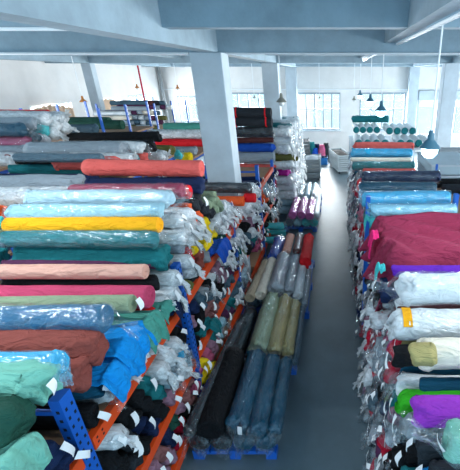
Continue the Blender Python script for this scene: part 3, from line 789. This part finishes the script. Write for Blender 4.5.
pallet('third blue pallet under the silver and red rolls', -1.55, -.46, 5.3, 7.3)
pallet('fourth blue pallet under the pink rolls', -1.4, -.5, 9.2, 10.55)
pallet('farthest blue pallet under the white rolls', -1.35, -.45, 10.75, 12.1)
RZ = -math.pi/2     # end faces the camera, body runs away along +Y
def A(label, col, X, Y, z, r, length, grp, lean=0, **kw):
    # local -X must point to +Y
    return hero(label, col, Vector((X, Y, z)), r, length, rz=RZ+lean, side='P', group=grp, **kw)
g = 'dark rolls on the nearest pallet'
for i, (x, lb) in enumerate(((-1.46, 'leftmost dark plastic wrapped roll in the bottom layer of the nearest pallet'), (-1.22, 'second dark wrapped roll in the bottom layer of the nearest pallet'),
                (-.97, 'third dark wrapped roll in the bottom layer, paper label above'), (-.73, 'rightmost dark wrapped roll in the bottom layer of the nearest pallet'))):
    A(lb, 'charcoal' if i < 2 else 'dark_teal', x, 2.72, .265, .118, 1.2, g, wrap='clear', tuft=.35, style='clean', lump=.03)
A('big black cloth roll on top of the nearest pallet', 'black', -1.3, 2.68, .51, .145, 1.2, g, style='clean', lump=.02, lean=.03)
A('long dark teal roll in plastic beside the big black roll', 'dark_teal', -1.02, 2.74, .5, .125, 1.12, g, wrap='clear', tuft=.3, lump=.03, tagged=1)
A('dark teal plastic wrapped roll second right of the black roll', 'dark_teal', -.8, 2.7, .49, .105, 1.1, g, wrap='clear', tuft=.3, lump=.03)
A('dark teal wrapped roll at the aisle edge of the nearest pallet', 'dark_teal', -.62, 2.75, .44, .085, 1.05, g, wrap='clear', tuft=.3, lump=.03)
A('long thin plastic covered dark tube between rack and pallet rolls', 'charcoal', -1.5, 2.62, .55, .07, 1.9, g, wrap='clear', lump=.03, lean=-.06)
g = 'khaki and dark rolls on the second pallet'
for x, lb in ((-1.4, 'leftmost dark roll'), (-1.15, 'second dark roll'), (-.9, 'third dark roll'), (-.67, 'rightmost dark roll')):
    A(lb+' in the bottom layer of the khaki roll pallet', 'charcoal', x, 4.05, .26, .115, 1.1, g, style='clean', wrap='clear', tuft=.4)
A('large khaki green wrapped roll leftmost on the second pallet', 'sage', -1.02, 3.92, .5, .14, 1.3, g, wrap='clear', tuft=.5, lump=.1)
A('khaki green wrapped roll in the middle of the second pallet', 'khaki', -.8, 3.9, .5, .11, 1.3, g, wrap='clear', tuft=.5, lump=.08)
A('pale khaki wrapped roll at the right of the second pallet', 'khaki', -.63, 3.95, .45, .09, 1.2, g, wrap='clear', tuft=.4, lump=.06)
A('thin blue roll at the aisle edge beside the khaki rolls', 'slate', -.53, 3.9, .3, .06, 1.3, g, wrap='clear', tuft=.4)
g = 'wrapped rolls on the third pallet'
for x, lb in ((-1.4, 'leftmost dark roll'), (-1.17, 'second dark roll'), (-.94, 'third dark roll'), (-.72, 'rightmost dark roll')):
    A(lb+' under the silver rolls', 'slate', x, 5.42, .25, .11, 1.25, g, style='clean', wrap='clear', tuft=.3)
A('beige roll leaning nearest the rack behind the khaki rolls', 'beige', -1.42, 5.2, .5, .09, 1.3, g, lean=-.05, style='clean', lump=.03)
A('cream roll between the beige roll and the silver rolls', 'cream', -1.24, 5.25, .52, .095, 1.3, g, style='clean', lump=.03)
A('left large silver plastic wrapped roll on the third pallet', 'silver', -1.0, 5.35, .55, .14, 1.3, g, wrap='clear', tuft=.3)
A('right silver wrapped roll beside the white one', 'silver', -.78, 5.35, .52, .1, 1.3, g, wrap='clear', tuft=.3)
A('white wrapped roll between silver and pale grey rolls', 'white', -.61, 5.3, .47, .085, 1.3, g, wrap='clear', tuft=.3)
A('pale grey wrapped roll lowest at the aisle edge', 'silver', -.52, 5.3, .28, .08, 1.25, g, wrap='clear', tuft=.3)
A('bright red roll at the end of the third pallet by the floor', 'red', -.56, 6.3, .56, .115, 1.3, g, style='soft', lump=.05)
A('dark brown wrapped roll beside the bright red roll', 'brown', -.76, 6.7, .62, .08, .85, g, wrap='clear', tuft=.3)
A('peach roll end behind the silver rolls', 'peach', -.97, 6.68, .62, .09, .85, g, style='soft')
A('royal blue plastic wrapped roll behind the beige rolls', 'royal', -1.23, 6.6, .5, .13, .95, g, wrap='clear', tuft=.4)
g = 'pink and aqua rolls on the fourth pallet'
for i, x in enumerate((-1.25, -1.02, -.8, -.58)):
    A(['leftmost', 'second', 'third', 'rightmost'][i]+' aqua wrapped roll in the layer under the pink rolls', ['slate', 'light_blue', 'aqua', 'aqua'][i], x, 9.2, .26, .115, 1.35, g, style='clean', wrap='clear', tuft=.15)
for i, (x, z) in enumerate(((-1.15, .5), (-.91, .5), (-.69, .47))):
    A(['leftmost', 'middle', 'rightmost'][i]+' of the three pink plastic wrapped rolls', 'orchid', x, 9.15, z, .11, 1.35, g, style='clean', wrap='clear', tuft=.12, lump=.03)
A('pale white blue roll right beside the pink rolls', 'pale_blue', -.52, 9.3, .42, .08, 1.3, g, wrap='bag', tuft=.2)
g = 'white and pale rolls on the farthest pallet'
for i, x in enumerate((-1.22, -1.0, -.78, -.56)):
    A(['leftmost', 'second', 'third', 'rightmost'][i]+' pale wrapped roll on the farthest pallet', ['slate', 'silver', 'mint', 'white'][i], x, 10.8, .27, .1, 1.3, g, style='clean', wrap='clear', tuft=.3)
for i, x in enumerate((-1.1, -.88, -.66)):
    A(['left', 'middle', 'right'][i]+' pale roll of the upper layer on the farthest pallet', ['silver', 'pale_blue', 'white'][i], x, 10.85, .47, .095, 1.3, g, wrap='clear', tuft=.3)
# paper labels stay as tags of the rolls

# ================================================================== RIGHT SIDE HEROES
def Rr(label, col, px, py, r, X=.5, length=1.5, z=None, **kw):
    p = atX(px, py, X) if z is None else atZ(px, py, z)
    return hero(label, col, p, r, length, side='R', group='large rolls lying on top of the right pile', **kw)
Rr('mint plastic wrapped roll at the bottom right corner', 'mint', 450, 442, .11, .62, wrap='clear', tagged=1)
Rr('vivid violet cloth roll near the bottom right corner', 'violet', 413, 411, .098, lump=.07)
Rr('dark teal padded roll between violet and cream rolls', 'dark_teal', 420, 385, .06, .62, lump=.1)
Rr('thick cream cloth roll above the dark teal roll', 'cream', 421, 354, .115, .6, lump=.06)
Rr('short khaki cloth end beside the cream roll', 'khaki', 411, 354, .075, .5, .16, lump=.1)
o = Rr('white roll in milky plastic with an orange sticker', 'white', 398, 324, .112, wrap='bag', tuft=.3)
mb = MB(); mb.rings([[Vector((xx, rr*math.cos(math.radians(a)), rr*math.sin(math.radians(a)))) for xx, rr in ((-.02, .132), (-.09, .132), (-.09, .135), (-.02, .135))] for a in range(20, 105, 8)], fabric('amber')); s_ = mb.build('sticker', o); s_['label'] = 'orange sticker'
Rr('silver white roll in loose plastic with pale blue bag end', 'white', 400, 288, .13, .55, wrap='clear', tuft=1.2)
Rr('thin purple roll along the edge of the maroon cloth', 'purple', 392, 271, .062, .55, lump=.08)
Rr('glossy sky blue roll just behind the maroon cloth', 'cyan', 0, 211, .085, length=1.25) if 0 else None
def RT(label, col, x0, x1, py, r, z, **kw):
    p = atZ(x0, py, z); q = atZ(x1, py, z)
    return hero(label, col, p, r, q.x-p.x, side='R', group='large rolls lying on top of the right pile', **kw)
RT('sky blue plastic wrapped roll directly behind the maroon cloth', 'light_blue', 372, 455, 211, .09, 2.33, wrap='blue', tuft=.3)
RT('glossy cyan roll behind the pale sky blue roll', 'cyan', 363, 450, 199, .11, 2.3, wrap='blue', tuft=.2, lump=.02)
RT('dark slate roll in crumpled clear plastic, nearer of two', 'dark_teal', 360, 436, 188, .1, 2.25, wrap='clear')
RT('dark navy roll in crumpled clear plastic, farther of two', 'navy', 362, 440, 177, .11, 2.25, wrap='clear')
RT('thin pink roll between dark navy and teal wrapped rolls', 'coral', 363, 415, 171, .05, 2.22)
RT('teal roll with white streaked plastic wrap', 'teal', 352, 414, 166, .095, 2.2, wrap='clear', tuft=.4)
RT('thin pale pink white roll below the sky blue strapped roll', 'cream', 351, 411, 159.5, .05, 2.2)
o = RT('bright sky blue roll tied with thin dark straps', 'cyan', 351, 412, 153, .11, 2.2, wrap='blue', tuft=.2, lump=.02)
RT('coral roll at the far end of the right pile', 'coral', 354, 414, 145.5, .1, 2.2, lump=.04)
for i, (x0, x1, py, c, r) in enumerate(((372, 462, 234, 'maroon', .1), (376, 470, 250, 'maroon', .1), (382, 480, 263, 'maroon', .09))):
    RT(['farthest', 'middle', 'nearest'][i]+' roll hidden under the large maroon cloth', c, x0+3, x1, py, r, 2.2)
# rolls of the second right row
g = 'rolls on the second right row behind the shelf panels'
for lb, c, X, Y, z, r, Lk in (('black roll lying right of the slate wrapped roll', 'black', 2.05, 7.1, 1.98, .1, 1.5), ('dark navy roll lying right beside the blue beam', 'charcoal', 2.1, 6.8, 1.95, .1, 1.5),
        ('grey roll high at the right edge beside the column', 'grey', 2.95, 10.68, 1.9, .14, 1.4), ('slate roll at the right edge under the grey roll', 'slate', 2.95, 10.45, 1.66, .13, 1.4),
        ('pale grey roll behind the bright lamp at the right edge', 'silver', 3.0, 10.93, 1.66, .13, 1.4), ('dark teal roll at the right edge near the blue post', 'dark_teal', 2.4, 6.3, 2.0, .1, 1.4), ('pale blue roll at the right edge above the maroon cloth', 'light_blue', 2.05, 5.3, 2.1, .11, 1.4)):
    hero(lb, c, Vector((X, Y, z)), r, Lk, side='S', rz=math.pi, group=g)
rack('blue post rack along the right row carrying black rolls', 2.1, 3.5, 3.6, 7.4, (.15, 1.0, 1.86), 2.3, 2)
rack('pale rack behind the column on the right carrying grey rolls', 2.95, 4.4, 9.9, 11.4, (.15, .9, 1.52), 1.6, 1)
# pale blue panels (stacked flat boards) right of the coral roll
PB = plain('pale_blue_board', '9fb8c4', .5)
for i in range(9):
    z = 0+i*.24
    o = MB().box((0, 0, .02), (1.0, 1.5, .2), PB).build('storage_box'); o.location = (2.15+.02*(i % 2), 7.95, z)
    bb = MB(); bb.box((-.015, -.015, .2), (1.015, 1.515, .235), COLM).build('lid', o)
    tag(o, 'flat pale blue box, %s in the stack right of the coral roll' % ['lowest', 'second from bottom', 'third from bottom', 'fourth from bottom', 'fifth, the middle one,', 'fourth from top', 'third from top', 'second from top', 'topmost'][i], 'box', 'pale blue boxes stacked beside the right pile')
# maroon sheet
def sheet():
    mb = MB(); nu, nv = 60, 50; rows = []
    for i in range(nv+1):
        t = i/nv; Y = 3.12+1.2*t; x0 = .5-.03*t; row = []
        for j in range(nu+1):
            u = j/nu; X = x0+1.75*u*u**.0 - .12*(1-u)*0
            s = (X-x0)
            z = 2.335+.03*math.sin(Y*6)+.012*noise.noise(Vector((X*3, Y*4, 1)))
            # drapery radiating from the far left corner
            ang = math.atan2(4.4-Y, s+.15); rad = math.hypot(4.4-Y, s+.15)
            z += .04*math.sin(ang*16+2*noise.noise(Vector((X*1.5, Y*1.5, 3))))*min(1, rad*1.1)*(1 if s > .1 else .5)
            if t < .12: z -= (.12-t)*1.6
            if s < .12: z -= (.12-s)**2*14; X += .02*math.sin(Y*30)
            row.append(Vector((X, Y, z)))
        # hanging edge strip
        hang = [Vector((x0-.03+.035*math.sin(Y*22)*k, Y+.01*k, row[0].z-.06*k-.02*k*math.sin(Y*9))) for k in (4, 3, 2, 1)]
        rows.append(hang+row)
    mb.rings(rows, fabric('maroon'), close=False, cap0=False, cap1=False)
    o = mb.build('draped_cloth', None, True); m = o.modifiers.new('s', 'SOLIDIFY'); m.thickness = .012
    tag(o, 'large maroon cloth spread over the top of the right pile', 'cloth')
sheet()
def rdrape(label, col, px, py, w, h, seed, X=.44):
    o = drape(label, col, atX(px, py, X), w, h, .03, seed, back=.06); o.rotation_euler = (0, 0, math.pi)
rdrape('hot pink cloth hanging beside the maroon cloth', 'hot_pink', 373, 234, .24, .3, 2)
rdrape('aqua cloth end hanging under the maroon cloth corner', 'aqua', 379, 266, .12, .2, 3)
rdrape('aqua plastic end below the cyan roll', 'aqua', 367, 217, .16, .2, 5)
# blue posts on the right
for Y, X in ((4.9, .47), (5.0, 1.75)):
    o = MB().box((-.03, -.04, 0), (.03, .04, 2.42), BLUE).build('rack_post'); o.location = (X, Y, 0)
    tag(o, ['blue post top poking up left of the sky blue roll', 'blue post at the right end of the sky blue roll'][0 if X < 1 else 1], 'post', 'blue posts in the right pile')

# far right shelf with rolls end on
def table(label, x0, x1, y0, y1, h, m):
    e = empty('work_table', ((x0+x1)/2, (y0+y1)/2, 0)); tag(e, label, 'table'); w, d = (x1-x0)/2, (y1-y0)/2
    MB().box((-w, -d, h-.06), (w, d, h), m).build('table_top', e)
    for sx in (-1, 1):
        for sy in (-1, 1): MB().box((sx*(w-.04)-.03, sy*(d-.04)-.03, 0), (sx*(w-.04)+.03, sy*(d-.04)+.03, h-.06), m).build('leg', e)
    MB().box((-w, -d, .3), (w, d, .34), m).build('shelf', e)
table('long pale table under the white rolls at the far right', .55, 3.2, 12.0, 14.6, 1.78, COLM)
g = 'white rolls with teal ends on the far right table'
kk = 0
for row, (xs, Y, z, r) in enumerate((((.78, 1.07, 1.36, 1.64), 12.05, 1.92, .135), ((2.15, 2.45, 2.74, 3.03), 12.05, 1.92, .135), ((.75, .98, 1.22, 1.47), 13.1, 2.2, .12), ((1.9, 2.17, 2.43, 2.7), 13.0, 2.18, .13))):
    for j, x in enumerate(xs):
        lb = 'white roll with teal end, %s of four in the %s group' % (['leftmost', 'second', 'third', 'rightmost'][j], ['front left', 'front right', 'rear left', 'rear right'][row])
        e = A(lb, 'white', x, Y, z, r, 1.3, g, style='clean', lump=.02)
        mb = MB(); mb.lathe([(.001, 0), (r*.6, .004), (r*.93, 0), (r*.95, -.02)], fabric('teal'), 16); q = mb.build('end_cap', e, True); q.rotation_euler = (0, math.pi/2, 0); q.location = (.006, 0, 0); q['label'] = 'teal plastic covered end'
hero('upper seafoam roll lying across the far right table', 'teal', Vector((.62, 13.9, 2.47)), .12, 1.35, rz=math.pi, side='T', group=g)
hero('seafoam roll lying across behind the upper one', 'seafoam', Vector((.75, 14.15, 2.46)), .12, 1.2, rz=math.pi, side='T', group=g)

# ================================================================== CARTS AND FAR FLOOR ITEMS
def cart(label, x, y, w, d, h, rz, m, tiers, fillc, slat=True):
    e = empty('crate_cart', (x, y, 0), rz); tag(e, label, 'cart', 'slatted carts at the far end of the aisle')
    h0 = .1; th = (h-h0)/tiers
    for k in range(tiers):
        mb = MB(); z = h0+k*th
        for a in (0, 1):
            s = -1 if a == 0 else 1
            for q in (.12, .55):
                mb.box((-w/2, s*d/2-.012, z+th*q), (w/2, s*d/2+.012, z+th*(q+.33)), m)
                mb.box((s*w/2-.012, -d/2, z+th*q), (s*w/2+.012, d/2, z+th*(q+.33)), m)
        for sx in (-1, 1):
            for sy in (-1, 1): mb.box((sx*w/2-.025, sy*d/2-.025, z), (sx*w/2+.025, sy*d/2+.025, z+th), m)
        mb.box((-w/2, -d/2, z), (w/2, d/2, z+.02), m)
        mb.build('crate', e)
    for sx in (-1, 1):
        for sy in (-1, 1):
            M = MB(); M.bar((sx*(w/2-.06)-.02, sy*(d/2-.06), .05), (sx*(w/2-.06)+.02, sy*(d/2-.06), .05), .05, HOLE, 12); M.build('wheel', e)
    rings = []
    for i in range(13):
        yy = -d/2+.04+(d-.08)*i/12
        rings.append([Vector((-w/2+.04+(w-.08)*j/10, yy, h-.08+.1*math.sin(math.pi*j/10)*math.sin(math.pi*i/12)+.03*noise.noise(Vector((j*.7, i*.7, x))))) for j in range(11)])
    mb = MB(); mb.rings(rings, fabric(fillc), close=False, cap0=False, cap1=False); o = mb.build('cloth_load', None, True)
    o.location = (x, y, 0); o.rotation_euler = (0, 0, rz); mo = o.modifiers.new('s', 'SOLIDIFY'); mo.thickness = .03
    tag(o, '%s cloth piled in the %s' % (cn(fillc), label.split(' at ')[0].split(' beside ')[0]), 'cloth')
cart('grey slatted cart beside the white ended pile', -.96, 14.98, .67, 1.05, .9, 0, GREYPL, 3, 'silver')
cart('pale slatted cart at the right of the aisle end', .22, 16.4, .58, 1.7, .82, math.radians(14), plain('pale_crate', 'a2adb2', .6), 4, 'black')
cart('tall dark grey cart at the back behind the white ended pile', -1.6, 17.6, .7, .9, 1.15, .1, plain('dark_crate', '5c6468', .6), 3, 'charcoal')
o = MB().box((-.45, 18.9, 0), (.42, 20.0, .14), plain('brown_board', '6a4a3a', .8)).build('wooden_platform'); tag(o, 'low brown board at the foot of the back wall', 'platform')
e = MB(); e.box((-.25, -.2, 0), (.25, .2, .34), plain('blue_crate', '2f86d0', .5)); e.box((-.27, -.22, .3), (.27, .22, .34), plain('blue_crate', '', 0)); o = e.build('storage_box'); o.location = (-.62, 17.5, 0)
tag(o, 'bright blue box on the floor behind the grey cart', 'box')
for i, (px, py, c) in enumerate(((307, 146, 'slate'), (312, 143, 'teal'), (317, 145, 'navy'), (322, 146, 'rose'), (326, 144, 'charcoal'), (309, 150, 'dusty_brown'), (315, 149, 'royal'), (325, 149, 'crimson'))):
    p = atY(px, py, 18.6+.1*(i % 3)); mb = MB(); rings = []
    hgt = max(.3, p.z+.05)
    for k in range(9):
        t = k/8; rr = .22*math.sin(math.pi*min(.8, t*.65+.25))
        rings.append([Vector((rr*math.cos(a*math.pi/8)*(1+.2*noise.noise(Vector((a, k*.4, i)))), rr*math.sin(a*math.pi/8), hgt*t)) for a in range(16)])
    mb.rings(rings, fabric(c)); o = mb.build('cloth_bag', None, True); o.location = (p.x, p.y, 0)
    tag(o, '%s stuffed bag in the heap by the back wall' % cn(c), 'bag', 'stuffed bags heaped by the back wall')
# bundles filling the gap in front of the column
for i, (y, z, c) in enumerate(((6.1, .95, 'black'), (6.3, .95, 'navy'), (6.5, .95, 'teal'), (6.72, .95, 'slate'), (6.15, 1.2, 'slate'), (6.36, 1.2, 'white'), (6.58, 1.2, 'plum'), (6.78, 1.18, 'black'), (6.1, 1.42, 'black'), (6.32, 1.42, 'mauve'), (6.54, 1.42, 'white'), (6.76, 1.4, 'navy'), (6.15, 1.77, 'white'), (6.4, 1.77, 'lavender'), (6.62, 1.77, 'silver'), (6.8, 1.95, 'pale_blue'), (6.3, 1.98, 'white'), (6.55, 1.97, 'white'))):
    hero('%s bundle against the column foot, %s' % (cn(c), ['nearest low one', 'second low one', 'third low one', 'farthest low one', 'nearest in second row', 'second in second row', 'third in second row', 'farthest in second row', 'nearest under the beam', 'second under the beam', 'third under the beam', 'farthest under the beam', 'nearest above the beam', 'second above the beam', 'third above the beam', 'farthest on top', 'nearest on top', 'middle on top'][i]),
         c, Vector((-1.58, y, z+.02)), .1, .16, wrap='bag' if c in ('white', 'silver', 'pale_blue', 'lavender') else None, tuft=.7, side='Q', group='short bundles in front of the column', name='fabric_bundle', span=.1)

# ================================================================== LIGHT
w = bpy.data.worlds.new('sky'); bpy.context.scene.world = w; w.use_nodes = True
t = w.node_tree; bg = t.nodes['Background']; bg.inputs['Color'].default_value = (.5, .8, 1, 1); bg.inputs['Strength'].default_value = 1.25
def area(name, loc, rot, sx, sy, e, col=(.93, .98, 1)):
    l = bpy.data.lights.new(name, 'AREA'); l.shape = 'RECTANGLE'; l.size = sx; l.size_y = sy; l.energy = e; l.color = col
    o = bpy.data.objects.new(name, l); C.objects.link(o); o.location = loc; o.rotation_euler = rot
    return o
for x0, x1, z0, z1 in back_holes: area('daylight', ((x0+x1)/2, BY+.3, (z0+z1)/2), (math.radians(-90), 0, 0), x1-x0, z1-z0, 110*(x1-x0)*(z1-z0))
for a, b, z0, z1 in left_holes: area('daylight', (LX-.3, (a+b)/2, (z0+z1)/2), (0, math.radians(-90), 0), z1-z0, b-a, 100*(b-a)*(z1-z0))
for a, b in ((2, 5), (8, 11), (14, 17)): area('daylight', (9.95, (a+b)/2, 2.15), (0, math.radians(90), 0), 1.9, 3, 500)

for x, y in ((-3.4, .8), (-3.4, 2.6), (2.4, .8), (2.4, 2.6)):  # added battens out of view, put in to brighten the scene
    e = empty('ceiling_light', (x, y, 4.8)); tag(e, 'unseen batten added for brightness, above the %s pile, %s' % ('left' if x < 0 else 'right', 'nearer' if y < 2 else 'farther'), 'ceiling light', 'unseen battens added to brighten the piles')
    MB().box((-.6, -.05, .03), (.6, .05, .08), WHITEP).build('housing', e)
    MB().bar((-.57, 0, 0), (.57, 0, 0), .018, emit('tube_glow', '', 6)).build('tube', e)
    area('added_batten_light', (x, y, 4.77), (0, 0, 0), 1.2, .1, 45, (.9, .97, 1))
# ================================================================== CAMERA
cam = bpy.data.cameras.new('camera'); co = bpy.data.objects.new('camera', cam); C.objects.link(co)
co.location = (0, 0, H); co.rotation_euler = (math.pi/2-PITCH, 0, 0)
cam.sensor_fit = 'HORIZONTAL'; cam.sensor_width = 36; cam.lens = 36*F/460; cam.shift_x = -(PX-230)/460; cam.clip_start = .05; cam.clip_end = 200
sc = bpy.context.scene; sc.camera = co
sc.view_settings.view_transform = 'Standard'; sc.view_settings.look = 'None'; sc.view_settings.gamma = 1; sc.view_settings.exposure = .5
sc.cycles.max_bounces = 8; sc.cycles.transparent_max_bounces = 16
